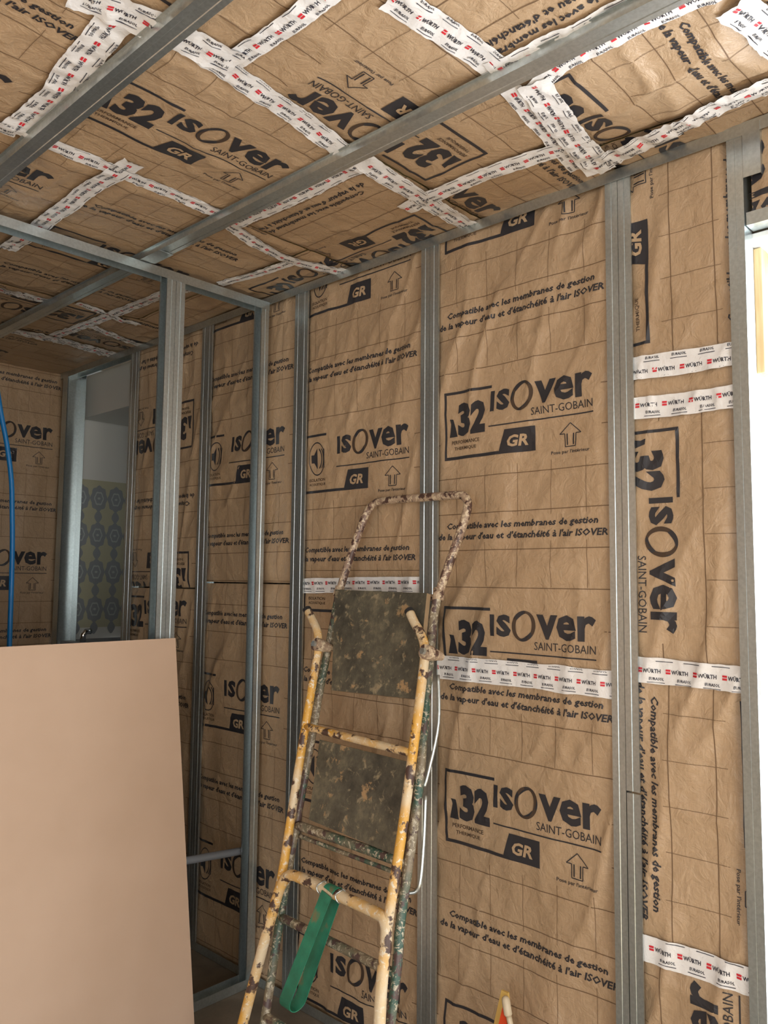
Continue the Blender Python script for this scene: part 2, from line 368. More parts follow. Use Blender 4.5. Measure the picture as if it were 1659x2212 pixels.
def panel(label, plane, R, BL=None, rot=0, variant='thermal', group=None, step=0.0085):
    """one faced insulation batt: wrinkled kraft sheet over a slab, with its printed rows and grid"""
    a0, a1, b0, b1 = R
    root = tag(link(bpy.data.objects.new('insulation_panel', None)), label, 'insulation', group)
    g = 0.003
    na, nb = max(4, int((a1-a0)/step)), max(4, int((b1-b0)/step))
    A, B = np.meshgrid(np.linspace(a0+g, a1-g, na+1), np.linspace(b0+g, b1-g, nb+1))
    h = field(plane, A, B)+edge_dip(A, B, R)
    V = to3(plane, A.ravel(), B.ravel(), h.ravel())
    idx = np.arange((na+1)*(nb+1)).reshape(nb+1, na+1)
    F = np.stack([idx[:-1, :-1], idx[:-1, 1:], idx[1:, 1:], idx[1:, :-1]], -1).reshape(-1, 4)
    mesh_obj('kraft_facing', V, F, 'kraft', root, smooth=True)
    # glass-wool body behind the facing
    ins = 0.037 if plane == 'wall' else g
    mb = MB(); c0 = to3(plane, np.array([a0+ins]), np.array([b0+g]), np.array([-0.013]))[0]; c1 = to3(plane, np.array([a1-ins]), np.array([b1-g]), np.array([-BACK[plane]+0.001]))[0]
    mb.box(c0[0], c1[0], c0[1], c1[1], c0[2], c1[2]); mb.build('wool_body', 'wool', root)
    if BL is None: return root
    r = math.radians(rot); cu, su = math.cos(r), math.sin(r); U = np.array([cu, su]); Vv = np.array([-su, cu]); O = np.array(BL)
    corners = np.array([(a, b) for a in (a0, a1) for b in (b0, b1)])-O
    us, vs_ = corners@U, corners@Vv; u0, u1, v0, v1 = us.min(), us.max(), vs_.min(), vs_.max()
    for kk in range(int(math.floor(v0/0.63))-1, int(math.ceil(v1/0.63))+2):
        o = O+Vv*0.63*kk
        t = LOGO[variant]; clip_emit('printed_logo', plane, place(t, o, r), t[1], t[2], R, ['ink', 'kraft_print', 'ink_fade'], root, 0.0014)
        t = COMP; clip_emit('printed_text', plane, place(t, o+Vv*0.420, r), t[1], t[2], R, ['ink'], root, 0.0014)
    # printed cutting grid, broken around the logos and the text
    segs = []
    for j in range(int((v0+0.056)/0.105)-1, int((v1+0.056)/0.105)+2):
        v = -0.056+0.105*j; rel = (v+0.2) % 0.63-0.2
        if -0.04 < rel < 0.235: spans = [(u0, -0.02), (0.512, u1)]
        else: spans = [(u0, u1)]
        for s0, s1 in spans:
            if s1 > s0 and v0 < v < v1: segs.append(((s0, v), (s1, v), 0.0011))
    for j in range(int((u0-0.047)/0.105)-1, int((u1-0.047)/0.105)+2):
        u = 0.047+0.105*j
        if not u0 < u < u1: continue
        for kk in range(int(v0/0.63)-2, int(v1/0.63)+2):
            for lo, hi in ((0.262, 0.385), (0.455, 0.600)):
                lo2, hi2 = max(v0, lo+0.63*kk), min(v1, hi+0.63*kk)
                if hi2 > lo2: segs.append(((u, lo2), (u, hi2), 0.0006))
    PV, PT = [], []
    for p, q, w in segs:
        p, q = np.array(p), np.array(q); L = np.linalg.norm(q-p); n = max(1, int(L/0.012)); d = (q-p)/L; nn = np.array([-d[1], d[0]])*w
        for i in range(n+1):
            c = p+(q-p)*i/n
            for sgn in (-1, 1):
                x = c+nn*sgn; PV.append(O+U*x[0]+Vv*x[1])
            if i: m_ = len(PV); PT += [(m_-4, m_-2, m_-1), (m_-4, m_-1, m_-3)]
    if PT:
        PV, PT = np.array(PV), np.array(PT)
        clip_emit('printed_grid', plane, PV, PT, np.zeros(len(PT), int), R, ['ink_line'], root, 0.0010)
    return root

def tape(label, plane, pts, width=0.060, phase=0.0, row=0.0, lift=0.0028, wr=0.0022, seed=1, group=None):
    """printed white jointing tape pressed over a seam, wrinkled, with ragged ends"""
    root = tag(link(bpy.data.objects.new('jointing_tape', None)), label, 'tape', group)
    C = [np.array((p.x, p.y)) for p in smooth_path([(x, y, 0) for x, y in pts], 10)] if len(pts) > 2 else [np.array(pts[0])+(np.array(pts[1])-np.array(pts[0]))*i/12 for i in range(13)]
    C = np.array(C); seg = np.linalg.norm(np.diff(C, axis=0), axis=1); S = np.concatenate([[0], np.cumsum(seg)]); L = S[-1]
    def frame(s):
        s = np.clip(s, 0, L); x = np.interp(s, S, C[:, 0]); y = np.interp(s, S, C[:, 1])
        e = 0.02; dx = np.interp(np.clip(s+e, 0, L), S, C[:, 0])-np.interp(np.clip(s-e, 0, L), S, C[:, 0]); dy = np.interp(np.clip(s+e, 0, L), S, C[:, 1])-np.interp(np.clip(s-e, 0, L), S, C[:, 1])
        n = np.hypot(dx, dy); return x, y, dx/n, dy/n
    def surf(s, t, extra):
        x, y, dx, dy = frame(s); a, b = x-dy*t, y+dx*t
        w = wr*ridge(vnoise(s*38+seed*7, t*18+s*9, 30+seed), 2)+0.5*wr*ridge(vnoise(s*90, t*60, 60+seed), 2)
        return to3(plane, a, b, field(plane, a, b)+lift+w+extra)
    ns, nt = max(6, int(L/0.008)), 8
    s_, t_ = np.meshgrid(np.linspace(0, L, ns+1), np.linspace(-0.5, 0.5, nt+1), indexing='ij')
    wob = 1+0.10*(vnoise(s_*14+seed, t_*0+seed, 5)-0.5)+0.05*(vnoise(s_*60, t_*0+seed*3, 6)-0.5)
    s2 = s_+(np.where(s_ > L-0.002, 1, 0)-np.where(s_ < 0.002, 1, 0))*0.012*(vnoise(t_*9, t_*0+seed, 7)-0.5)
    tt = t_*width*wob
    V = surf(s2.ravel(), tt.ravel(), 0.0)
    idx = np.arange((ns+1)*(nt+1)).reshape(ns+1, nt+1)
    F = np.stack([idx[:-1, :-1], idx[1:, :-1], idx[1:, 1:], idx[:-1, 1:]], -1).reshape(-1, 4)
    mesh_obj('film', V, F, 'tape', root, smooth=True)
    PV, PT, PI = [], [], []; nb = 0
    for j, vrow in enumerate((-0.050, 0.0, 0.050)):
        for tm, dv, sh in ((TAPE_UNIT, 0.0, 0.0), (TAPE_SUB, -0.0185, 0.012)):
            x = phase+sh+0.02*j
            while x < L:
                V2 = tm[0]+[x, row+vrow+dv]
                PV.append(V2); PT.append(tm[1]+nb); PI.append(tm[2]); nb += len(V2); x += 0.066
    PV, PT, PI = np.concatenate(PV), np.concatenate(PT), np.concatenate(PI)
    cen = PV[PT].mean(1); keep = (cen[:, 0] > 0.006) & (cen[:, 0] < L-0.006) & (np.abs(cen[:, 1]) < width*0.46)
    PT, PI = PT[keep], PI[keep]
    if len(PT):
        used = np.unique(PT); mp = np.zeros(len(PV), int); mp[used] = np.arange(len(used)); PV = PV[used]; PT = mp[PT]
        mesh_obj('printed_row', surf(PV[:, 0], PV[:, 1], 0.0009), PT, ['tape_ink', 'tape_red'], root, PI)
    return root

# ------------------------------------------------------------------ structure
def struct(name, mb, mats, bevel=0):
    o = mb.build(name, mats, None, bevel); o['kind'] = 'structure'; return o
mb = MB(); mb.box(-2.4, 3.1, -2.4, 4.3, -0.08, 0.0); struct('floor', mb, 'floor')
mb = MB(); mb.box(-2.4, 3.1, -2.4, 4.3, 2.50, 2.58); struct('ceiling', mb, 'shell')
# right wall with the tall window opening and the alcove opening
mb = MB(); X0, X1 = 1.93, 2.13
mb.box(X0, X1, -2.4, -0.75, 0, 2.5); mb.box(X0, X1, -0.75, 0.656, 2.215, 2.5); mb.box(X0, X1, 0.656, 3.30, 0, 2.5); mb.box(X0, X1, 4.025, 4.3, 0, 2.5)
mb.box(X0, X1, 3.30, 3.99, 0, 1.06)
struct('wall_right', mb, 'shell')
mb = MB(); mb.box(-2.4, 2.0, 4.08, 4.3, 0, 2.5); struct('wall_far', mb, 'shell')
mb = MB(); mb.box(-2.4, -2.2, -2.4, -1.5, 0, 2.5); mb.box(-2.4, -2.2, 0.4, 4.3, 0, 2.5); mb.box(-2.4, -2.2, -1.5, 0.4, 2.2, 2.5); mb.box(-2.4, -2.2, -1.5, 0.4, 0, 0.25); struct('wall_left', mb, 'shell')
mb = MB(); mb.box(-2.2, -1.65, -2.4, -2.2, 0, 2.5); mb.box(0.75, 1.93, -2.4, -2.2, 0, 2.5); mb.box(-1.65, 0.75, -2.4, -2.2, 2.3, 2.5); mb.box(-1.65, 0.75, -2.4, -2.2, 0, 0.2); struct('wall_back', mb, 'shell')

mb = MB(); mb.box(-2.2, 0.55, 2.312, 2.356, 0.03, 2.42); struct('wall_light_blocker', mb, 'gypsum')  # unseen boarding added to keep light out of the far room

# ------------------------------------------------------------------ insulation on the right wall (a = -Y, b = Z)
panel('upper wall insulation panel with large 32 logos, above the white tape right of the ladder', 'wall', (-1.541, -0.923, 1.150, 2.450), (-1.491, 1.754), 0, 'thermal')
panel('lower wall insulation panel with 32 logo, below the white tape right of the ladder', 'wall', (-1.541, -0.923, 0.0, 1.150), (-1.482, 0.664), 0, 'thermal')
panel('upper wall insulation panel with round ear symbol, behind the ladder hoop', 'wall', (-2.136, -1.541, 1.385, 2.450), (-2.122, 1.697), 0, 'acoustic')
panel('lower wall insulation panel directly behind the ladder treads', 'wall', (-2.136, -1.541, 0.0, 1.385), (-2.112, 0.662), 0, 'acoustic')
panel('upper wall insulation panel seen behind the steel stud that ends the partition', 'wall', (-2.716, -2.136, 1.385, 2.450), (-2.720, 1.764), 0, 'acoustic')
panel('lower wall insulation panel seen behind the steel stud that ends the partition', 'wall', (-2.716, -2.136, 0.0, 1.385), (-2.720, 0.833), 0, 'acoustic')
panel('narrow-looking wall insulation panel with upside-down print beside the white alcove', 'wall', (-3.305, -2.716, 1.36, 2.450), (-2.815, 2.14), 180, 'thermal')
panel('lower wall insulation panel with upright 32 beside the alcove, above the plasterboard edge', 'wall', (-3.305, -2.716, 0.0, 1.36), (-3.31, 1.12), 0, 'thermal')
panel('top insulation panel by the window with GR printed sideways', 'wall', (-0.923, -0.634, 1.925, 2.450), (-0.848, 1.985), 90, 'thermal')
panel('small strip of insulation between two close tapes beside the window', 'wall', (-0.923, -0.634, 1.828, 1.925))
panel('insulation panel by the window with large 32 logo reading downwards', 'wall', (-0.923, -0.634, 1.190, 1.828), (-0.985, 1.770), -90, 'thermal')
panel('insulation panel by the window with two lines of text reading downwards', 'wall', (-0.923, -0.634, 0.556, 1.190), (-0.659, 1.143), -90, 'thermal')
panel('lowest insulation panel by the window with letters reading upwards', 'wall', (-0.923, -0.634, 0.0, 0.556), (-0.592, 0.030), 90, 'thermal')
panel('insulation panel above the window head at the right edge', 'wall', (-0.605, 0.9, 2.24, 2.450), (-0.735, 2.45), -90, 'thermal')
# far end wall (a = X, b = Z)
panel('dim far end wall insulation panel behind the hanging blue pipe', 'end', (1.22, 1.86, 0.0, 2.45), (1.315, 1.965), 0, 'thermal')
panel('dim far end wall insulation panel left of the blue pipe', 'end', (0.60, 1.22, 0.0, 2.45), (0.70, 1.965), 0, 'thermal')

# ------------------------------------------------------------------ insulation on the ceiling (a = X, b = -Y)
E = 1.868
def cpanel(label, x0, x1, y0, y1, BL=None, rot=0, variant='thermal'): return panel(label, 'ceil', (x0, x1, -y1, -y0), BL, rot, variant)
cpanel('ceiling insulation panel with upside-down logo and 32 crossed by the second rail', 0.92, 1.635, 0.93, 1.355, (1.555, -1.12), 180)
cpanel('ceiling insulation panel between the left rail and the upper left corner patch', 0.25, 0.92, 0.93, 1.355, (0.80, -1.05), 180)
cpanel('small ceiling insulation panel with letters ver at the wall track', 1.635, E, 0.93, 1.355, (1.33, -1.45), 0)
cpanel('ceiling insulation panel with upright 32 logo between the two rails', 0.715, 1.372, 1.355, 1.905, (0.782, -1.718), 0)
cpanel('ceiling insulation panel in the upper left corner, left of the first rail', 0.05, 0.715, 1.355, 1.905, (0.15, -1.87), 0)
cpanel('ceiling insulation panel by the wall track with upside-down GR and 32, framed by tapes', 1.372, E, 1.355, 1.905, (1.68, -1.47), -90)
cpanel('ceiling insulation panel above the partition track crossed by the second rail', 0.985, 1.66, 1.905, 2.96, (1.02, -2.53), 0)
cpanel('dim ceiling insulation panel left above the partition track', 0.30, 0.985, 1.905, 2.96, (0.40, -2.22), 0)
cpanel('ceiling insulation panel in the corner where the partition meets the wall', 1.66, E, 1.905, 2.96, (1.93, -2.31), 90)
cpanel('ceiling insulation panel at the top edge with two lines of upside-down text', 0.60, 1.352, 0.30, 0.93, (1.45, -0.54), -90)
cpanel('sagging ceiling insulation panel at upper right with partial 32', 1.352, 1.725, 0.475, 0.93, (1.405, -1.010), 0)
cpanel('ceiling insulation strip between long tape and wall track at right', 1.725, E, 0.475, 0.93, (1.62, -0.93), 0)
cpanel('ceiling insulation panel cut off by the upper right corner', 1.352, E, 0.0, 0.475, (1.40, -0.20), 0)
cpanel('far dim ceiling insulation panel behind the partition, left side', 0.80, 1.54, 2.96, 3.46, (1.50, -2.99), 180)
cpanel('far dim ceiling insulation panel above the alcove', 1.54, E, 2.96, 3.46, (2.02, -3.18), 180)
cpanel('farthest dim ceiling insulation panel against the end wall', 0.80, E, 3.46, 4.07, (1.0, -4.0), 0)

# ------------------------------------------------------------------ jointing tapes
tape('white printed tape across the wall between ladder and widest stud', 'wall', [(-1.535, 1.150), (-1.2, 1.152), (-0.935, 1.150)], 0.068, 0.03, 0.0, seed=1)
tape('white printed tape on the wall behind the top of the ladder platform', 'wall', [(-2.13, 1.378), (-1.85, 1.384), (-1.55, 1.388)], 0.050, 0.01, 0.008, seed=2)
tape('white tape by the window, topmost of the wall tapes', 'wall', [(-0.915, 1.928), (-0.75, 1.922), (-0.618, 1.920)], 0.056, 0.02, -0.01, seed=3, wr=0.004)
tape('white tape by the window, second from the top and crumpled', 'wall', [(-0.915, 1.828), (-0.75, 1.822), (-0.622, 1.822)], 0.054, 0.04, 0.006, seed=4, wr=0.004)
tape('white tape by the window at the height of the ladder pivots', 'wall', [(-0.915, 1.194), (-0.75, 1.192), (-0.612, 1.190)], 0.060, 0.035, 0.0, seed=5)
tape('white tape by the window, lowest of the wall tapes', 'wall', [(-0.915, 0.554), (-0.75, 0.556), (-0.618, 0.558)], 0.060, 0.05, 0.004, seed=6)
def ctape(label, pts, **kw): return tape(label, 'ceil', [(x, -y) for x, y in pts], **kw)
ctape('long white ceiling tape running from the left rail down to the second rail', [(0.86, 1.315), (0.95, 1.33), (1.10, 1.345), (1.30, 1.370)], width=0.066, phase=0.03, seed=11, wr=0.003)
ctape('broad white ceiling tape at the top edge passing over the left rail', [(0.60, 1.345), (0.70, 1.325), (0.80, 1.305), (0.93, 1.295)], width=0.085, phase=0.01, seed=12, wr=0.005, lift=0.0045)
ctape('white ceiling tape running up to the top edge between the two rails', [(0.915, 1.30), (0.92, 1.15), (0.92, 1.03), (0.92, 0.92)], width=0.054, phase=0.02, seed=13)
ctape('white ceiling tape left of the first rail running beside it', [(0.695, 1.36), (0.70, 1.45), (0.71, 1.58), (0.725, 1.70), (0.715, 1.89)], width=0.070, phase=0.02, seed=14, wr=0.0035)
ctape('short white tape end at the left edge below the tape beside the first rail', [(0.60, 1.885), (0.66, 1.885), (0.73, 1.88)], width=0.055, phase=0.01, seed=15, wr=0.004, lift=0.0045)
ctape('white ceiling tape below the upright 32 logo between the rails', [(0.80, 1.872), (0.97, 1.874), (1.12, 1.878), (1.31, 1.885)], width=0.050, phase=0.02, seed=16, wr=0.003)
ctape('white ceiling tape from the cross joint down to the partition track', [(0.985, 1.80), (0.98, 1.91), (0.975, 2.02), (0.98, 2.16), (0.985, 2.27), (0.99, 2.40), (0.99, 2.60)], width=0.058, phase=0.03, seed=17, wr=0.003, lift=0.0045)
ctape('white ceiling tape right beside the second rail near the middle', [(1.372, 1.36), (1.376, 1.50), (1.374, 1.70), (1.372, 1.94)], width=0.064, phase=0.02, seed=18)
ctape('white ceiling tape with crumpled end hanging at the wall track', [(1.36, 1.362), (1.45, 1.375), (1.60, 1.383), (1.74, 1.387), (1.85, 1.392)], width=0.066, phase=0.04, seed=19, lift=0.0045, wr=0.003)
ctape('curved white ceiling tape ending at the wall track above the ear symbol', [(1.36, 1.925), (1.45, 1.955), (1.55, 1.982), (1.68, 1.982), (1.845, 1.925)], width=0.052, phase=0.01, seed=20, lift=0.0045, wr=0.003)
ctape('thin white ceiling tape running to the partition track near the corner', [(1.675, 1.97), (1.665, 2.08), (1.655, 2.18), (1.625, 2.34)], width=0.044, phase=0.03, seed=21)
ctape('white ceiling tape parallel to the wall track above the widest stud', [(1.635, 1.47), (1.622, 1.36), (1.620, 1.24), (1.625, 1.11), (1.650, 0.96)], width=0.058, phase=0.02, seed=22, lift=0.0045)
ctape('white ceiling tape from the top edge to the second rail right of the upside-down logo', [(1.00, 0.935), (1.08, 0.925), (1.18, 0.915), (1.32, 0.905)], width=0.070, phase=0.01, seed=23, wr=0.003)
ctape('pale ceiling tape partly hidden under the broad crumpled tape', [(1.36, 0.925), (1.48, 0.945), (1.60, 0.965), (1.76, 0.985)], width=0.050, phase=0.03, seed=24)
ctape('broad crumpled white ceiling tape right of the second rail', [(1.37, 0.875), (1.46, 0.89), (1.57, 0.915), (1.68, 0.930), (1.80, 0.945)], width=0.074, phase=0.02, seed=25, lift=0.0075, wr=0.005)
ctape('white ceiling tape running along the left side of the second rail to the top edge', [(1.292, 0.925), (1.300, 0.80), (1.305, 0.68), (1.308, 0.50)], width=0.062, phase=0.03, seed=26, lift=0.0045)
ctape('narrow white ceiling tape along the right side of the second rail', [(1.395, 0.885), (1.365, 0.80), (1.362, 0.70), (1.366, 0.60), (1.372, 0.45)], width=0.048, phase=0.01, seed=27, lift=0.0045)
ctape('long crumpled white tape beside the wall track at upper right', [(1.775, 0.96), (1.755, 0.87), (1.74, 0.79), (1.725, 0.71), (1.71, 0.63), (1.70, 0.50), (1.70, 0.42)], width=0.066, phase=0.02, seed=28, lift=0.0085, wr=0.006)
ctape('crumpled white tape in the upper right corner', [(1.42, 0.487), (1.47, 0.472), (1.54, 0.462), (1.62, 0.455)], width=0.070, phase=0.02, seed=29, wr=0.006)
ctape('shiny dim tape on the far ceiling at the left edge', [(1.05, 3.0), (1.13, 2.995), (1.24, 2.985), (1.35, 2.975)], width=0.060, phase=0.02, seed=31, wr=0.006)
ctape('shiny dim tape on the far ceiling above the alcove stud', [(1.33, 3.47), (1.45, 3.455), (1.60, 3.455), (1.84, 3.49)], width=0.085, phase=0.02, seed=32, wr=0.006)
ctape('dim tape on the far ceiling running towards the partition stud', [(1.52, 3.42), (1.53, 3.20), (1.54, 2.96), (1.55, 2.78), (1.555, 2.55)], width=0.056, phase=0.02, seed=33)
ctape('dim tape on the far ceiling ending at the wall track beside the alcove', [(1.56, 3.15), (1.70, 3.19), (1.845, 3.24)], width=0.050, phase=0.02, seed=34, wr=0.004)
ctape('short dim tape on the far ceiling just right of the second rail', [(1.375, 2.92), (1.46, 2.935), (1.55, 2.965), (1.68, 2.98)], width=0.040, phase=0.03, seed=35, lift=0.0045, wr=0.004)
ctape('small tape scrap on the ceiling right of the partition stud', [(1.575, 2.52), (1.60, 2.47)], width=0.040, phase=0.01, seed=36, wr=0.005)

# ------------------------------------------------------------------ steel framing
T = 0.0012
def c_channel(flip, l0, l1, mapf):
    # web at x=0, flange on the room side (y=0) and the wall side (y=0.048), short lips
    s_ = -1 if flip else 1
    pts = [(s_*0.0335, 0.007), (s_*0.0345, 0.0), (s_*0.0185, 0.0), (s_*0.0172, 0.0014), (s_*0.0160, 0.0), (s_*0.0006, 0.0), (s_*0.0006, 0.048), (s_*0.0335, 0.048), (s_*0.0335, 0.041)]
    return extrude_profile(pts, T*(-s_), mapf, l0, l1)
FX = 1.835
def wall_stud(label, yc, z0=0.002, z1=2.445, double=True, tilt=0.0, cut=None):
    root = _thing('steel_stud', label, 'stud', (FX+0.024, yc, 0), 'wall studs')
    mp = lambda p, q, l: (FX+q, yc-p+tilt*(l-1.2), l)
    for flip in ((True, False) if double else (False,)):
        spans = [(z0, z1)] if not (cut and not flip) else [(z0, cut-0.002), (cut+0.002, z1)]
        for i, (a, b) in enumerate(spans):
            mp2 = mp if not (cut and not flip and i == 0) else (lambda p, q, l: (FX+q-0.0025, yc-p-0.002, l))
            v, f = c_channel(flip, a, b, mp2); mesh_obj('channel', v, f, 'steel', root)
    return root
wall_stud('widest steel wall stud, nearest to the window, with a splice gap low down', 0.922, cut=0.905)
wall_stud('steel wall stud standing behind the ladder hoop', 1.541)
wall_stud('steel wall stud left of the ladder, right next to the partition end stud', 2.136)
wall_stud('steel wall stud seen between the two partition studs', 2.716)
wall_stud('steel wall stud forming the right side of the white alcove', 3.285)
# window-side stud with overlapping splice piece at the top
root = _thing('steel_stud', 'single steel stud along the left side of the bright window', 'stud', (FX+0.024, 0.63, 0), 'wall studs')
v, f = extrude_profile([(-0.0155, 0.007), (-0.0165, 0.0), (-0.001, 0.0), (0.0, 0.0012), (0.001, 0.0), (0.0165, 0.0), (0.0165, 0.048), (-0.0155, 0.048)], -T, lambda p, q, l: (FX+q, 0.632-p, l), 0.002, 2.445); mesh_obj('channel', v, f, 'steel', root)
v, f = extrude_profile([(0.0, 0.0), (0.037, 0.0), (0.037, 0.045)], -T, lambda p, q, l: (FX-0.003+q, 0.613-p, l), 2.317, 2.440); mesh_obj('splice_piece', v, f, 'steel', root)
# corner stud beyond the alcove: broad open channel seen from its dark inside
root = _thing('steel_stud', 'dark steel corner stud left of the white alcove', 'stud', (FX+0.03, 3.93, 0), 'wall studs')
v, f = extrude_profile([(-0.03, 0.0), (-0.03, 0.066), (0.03, 0.066)], -T, lambda p, q, l: (FX+q, 3.905-p, l), 0.002, 2.445); mesh_obj('channel', v, f, 'steel', root)
v, f = extrude_profile([(-0.032, 0.0), (-0.085, 0.0), (-0.085, 0.05)], T, lambda p, q, l: (FX-0.002+q, 3.905-p, l), 0.002, 2.445); mesh_obj('flange_strip', v, f, 'steel', root)

def track(name, label, pts, t, mapf, l0, l1, group=None, cat='rail'):
    v, f = extrude_profile(pts, t, mapf, l0, l1); o = mesh_obj(name, v, f, 'steel'); return tag(o, label, cat, group)
track('wall_track', 'long galvanised steel track along the top of the right wall', [(0.0, -0.030), (0.0, 0.0), (0.050, 0.0), (0.050, -0.030)], -T, lambda p, q, l: (FX-0.003+p, l, 2.448+q), -1.5, 4.02)
track('floor_track', 'steel floor track under the right wall studs', [(0.0, 0.030), (0.0, 0.0), (0.050, 0.0), (0.050, 0.030)], T, lambda p, q, l: (FX-0.003+p, l, 0.0015+q), 0.62, 4.02)
RP = [(-0.0325, 0.0), (-0.025, 0.0), (-0.0235, -0.017), (-0.010, -0.017), (-0.0085, -0.0155), (0.0085, -0.0155), (0.010, -0.017), (0.0235, -0.017), (0.025, 0.0), (0.0325, 0.0)]
track('ceiling_rail', 'ceiling rail in the upper left crossing the picture corner', RP, T, lambda p, q, l: (0.771+p, l, 2.4415+q), -1.0, 4.02, 'ceiling rails')
track('ceiling_rail', 'long ceiling rail running diagonally across the middle to the partition track', RP, T, lambda p, q, l: (1.318+p, l, 2.4415+q), -1.0, 4.02, 'ceiling rails')
mb = MB(); mb.box(1.292, 1.344, 2.19, 2.30, 2.4225, 2.4235); tag(mb.build('splice_plate', 'steel', None), 'short steel splice plate on the ceiling rail just before the partition track', 'plate')
# partition
PY = 2.31
track('partition_track', 'steel partition track below the ceiling rails at left', [(0.0, -0.030), (0.0, 0.0), (0.048, 0.0), (0.048, -0.030)], -T, lambda p, q, l: (l, PY-0.002+p, 2.4225+q), -0.6, 1.828)
track('partition_floor_track', 'steel floor track of the partition behind the leaning plasterboard', [(0.0, 0.030), (0.0, 0.0), (0.048, 0.0), (0.048, 0.030)], T, lambda p, q, l: (l, PY-0.002+p, 0.0015+q), 0.9, 1.828)
def part_stud(label, xc, double):
    root = _thing('partition_stud', label, 'stud', (xc, PY+0.024, 0), 'partition studs')
    for flip in ((True, False) if double else (True,)):
        v, f = c_channel(flip, 0.004, 2.418, lambda p, q, l: (xc+p, PY+q, l)); mesh_obj('channel', v, f, 'steel', root)
    return root
part_stud('light double steel stud standing free above the plasterboard corner', 1.433, True)
part_stud('steel partition stud fixed where the partition meets the right wall', 1.828, False)

# ------------------------------------------------------------------ alcove between the far studs
mb = MB(); mb.box(1.90, 2.95, 3.995, 4.02, 1.06, 2.5); struct('wall_alcove_side', mb, 'plaster')
mb = MB(); mb.box(1.935, 2.0, 3.30, 3.985, 2.222, 2.44); mb.box(2.0, 2.95, 3.30, 3.985, 2.222, 2.27); struct('wall_alcove_lintel', mb, 'plaster')
mb = MB(); mb.box(2.95, 3.0, 3.2, 3.35, 1.06, 2.3); mb.box(2.95, 3.0, 3.55, 4.02, 1.06, 2.3); mb.box(2.95, 3.0, 3.35, 3.55, 1.06, 1.62); mb.box(2.95, 3.0, 3.35, 3.55, 1.90, 2.3); mb.box(1.93, 2.95, 3.25, 3.30, 1.06, 2.3); struct('wall_alcove_back', mb, 'plaster')  # back wall with a small unseen opening added to brighten the alcove
pan = thing('patterned_panel', 'pale yellow panel with blue-grey medallions inside the alcove', 'tiles')
mb = MB(); mb.box(1.905, 2.92, 3.9905, 3.9945, 1.142, 1.91); mb.build('ground', 'tile_ground', pan)
def medallion(rad_x, rad_z, lobes, depth):
    v = [(0, 0, 0)]; n = 32
    for i in range(n):
        a = 2*math.pi*i/n; r_ = 1+0.07*math.cos(lobes*a); v.append((rad_x*r_*math.cos(a), -depth, rad_z*r_*math.sin(a)))
    v[0] = (0, -depth, 0)
    me = bpy.data.meshes.new('medallion'); me.from_pydata(v, [], [(0, 1+(i+1) % n, 1+i) for i in range(n)]); return me
me1 = medallion(0.046, 0.066, 8, 0.0004); me1.materials.append(M['tile_blue'])
me2 = medallion(0.026, 0.036, 6, 0.0008); me2.materials.append(M['tile_grey'])
me3 = medallion(0.020, 0.028, 6, 0.0012); me3.materials.append(M['tile_blue'])
me4 = medallion(0.008, 0.006, 4, 0.0016); me4.materials.append(M['tile_grey'])
for j in range(4):
    for i in range(6):
        x, z = 1.955+0.097*i, 1.815-0.193*j
        o = bpy.data.objects.new('medallion', me1); link(o, pan); o.location = (x, 3.9902, z)
        for mm in (me2, me3, me4):
            q = bpy.data.objects.new('medallion_ring', mm); link(q, o)
        o2 = bpy.data.objects.new('small_medallion', medallion(0.020, 0.030, 4, 0.0004) if (i+j) == 0 else sm); sm = o2.data
        if not sm.materials: sm.materials.append(M['tile_blue'])
        link(o2, pan); o2.location = (x, 3.9902, z-0.0965)
mb = MB(); mb.box(1.85, 2.95, 3.31, 3.985, 1.062, 1.085); tag(mb.build('alcove_sill', 'grey_pvc', None, 0.003), 'dark sill at the bottom of the alcove', 'sill')
v, f = tube([(1.90, 3.80, 1.085), (1.90, 3.80, 1.12), (1.915, 3.80, 1.135), (1.94, 3.80, 1.135)], 0.014)
tag(mesh_obj('tap', v, f, 'chrome', None, smooth=True), 'small shiny chrome fitting on the alcove sill', 'tap')

# ------------------------------------------------------------------ tall window on the right
win = tag(link(bpy.data.objects.new('window_1', None)), None, None, None, 'structure')
mb = MB(); mb.box(1.886, 2.16, 0.632, 0.655, 0.0, 2.205); mb.build('reveal', 'white', win, 0.002)
mb = MB(); mb.box(2.02, 2.07, 0.606, 0.632, 0.0, 2.19); mb.build('jamb', 'white', win, 0.003)
mb = MB(); mb.box(1.886, 2.16, -0.75, 0.632, 2.192, 2.205); mb.build('head_lining', 'white', win, 0.002)
mb = MB(); mb.box(2.02, 2.07, -0.74, 0.606, 2.150, 2.192); mb.build('head', 'white', win, 0.003)
mb = MB(); mb.box(2.02, 2.07, -0.74, -0.69, 0.0, 2.15); mb.build('jamb', 'white', win, 0.003)
mb = MB(); mb.box(1.90, 2.16, -0.74, 0.632, 0.0, 0.04); mb.build('threshold', 'white', win, 0.002)
for z in (1.475, 0.93, 0.55):
    v, f = tube([(1.945, 0.6335, z), (1.945, 0.6310, z)], 0.013, 16); mesh_obj('fixing_hole', v, f, 'grey_pvc', win)
mb = MB(); mb.box(1.84, 1.884, -0.75, 0.612, 2.208, 2.238); struct('trim_1', mb, 'steel')
mb = MB(); mb.box(1.940, 1.990, 0.614, 0.632, 1.89, 2.190); tag(mb.build('wooden_batten', 'wood', None, 0.002), 'pale wooden batten upright on the white reveal at the window top', 'batten')
mb = MB(); mb.box(2.17, 2.70, 0.63, 0.70, 0.0, 2.5); struct('wall_outside_reveal', mb, 'roughcast')

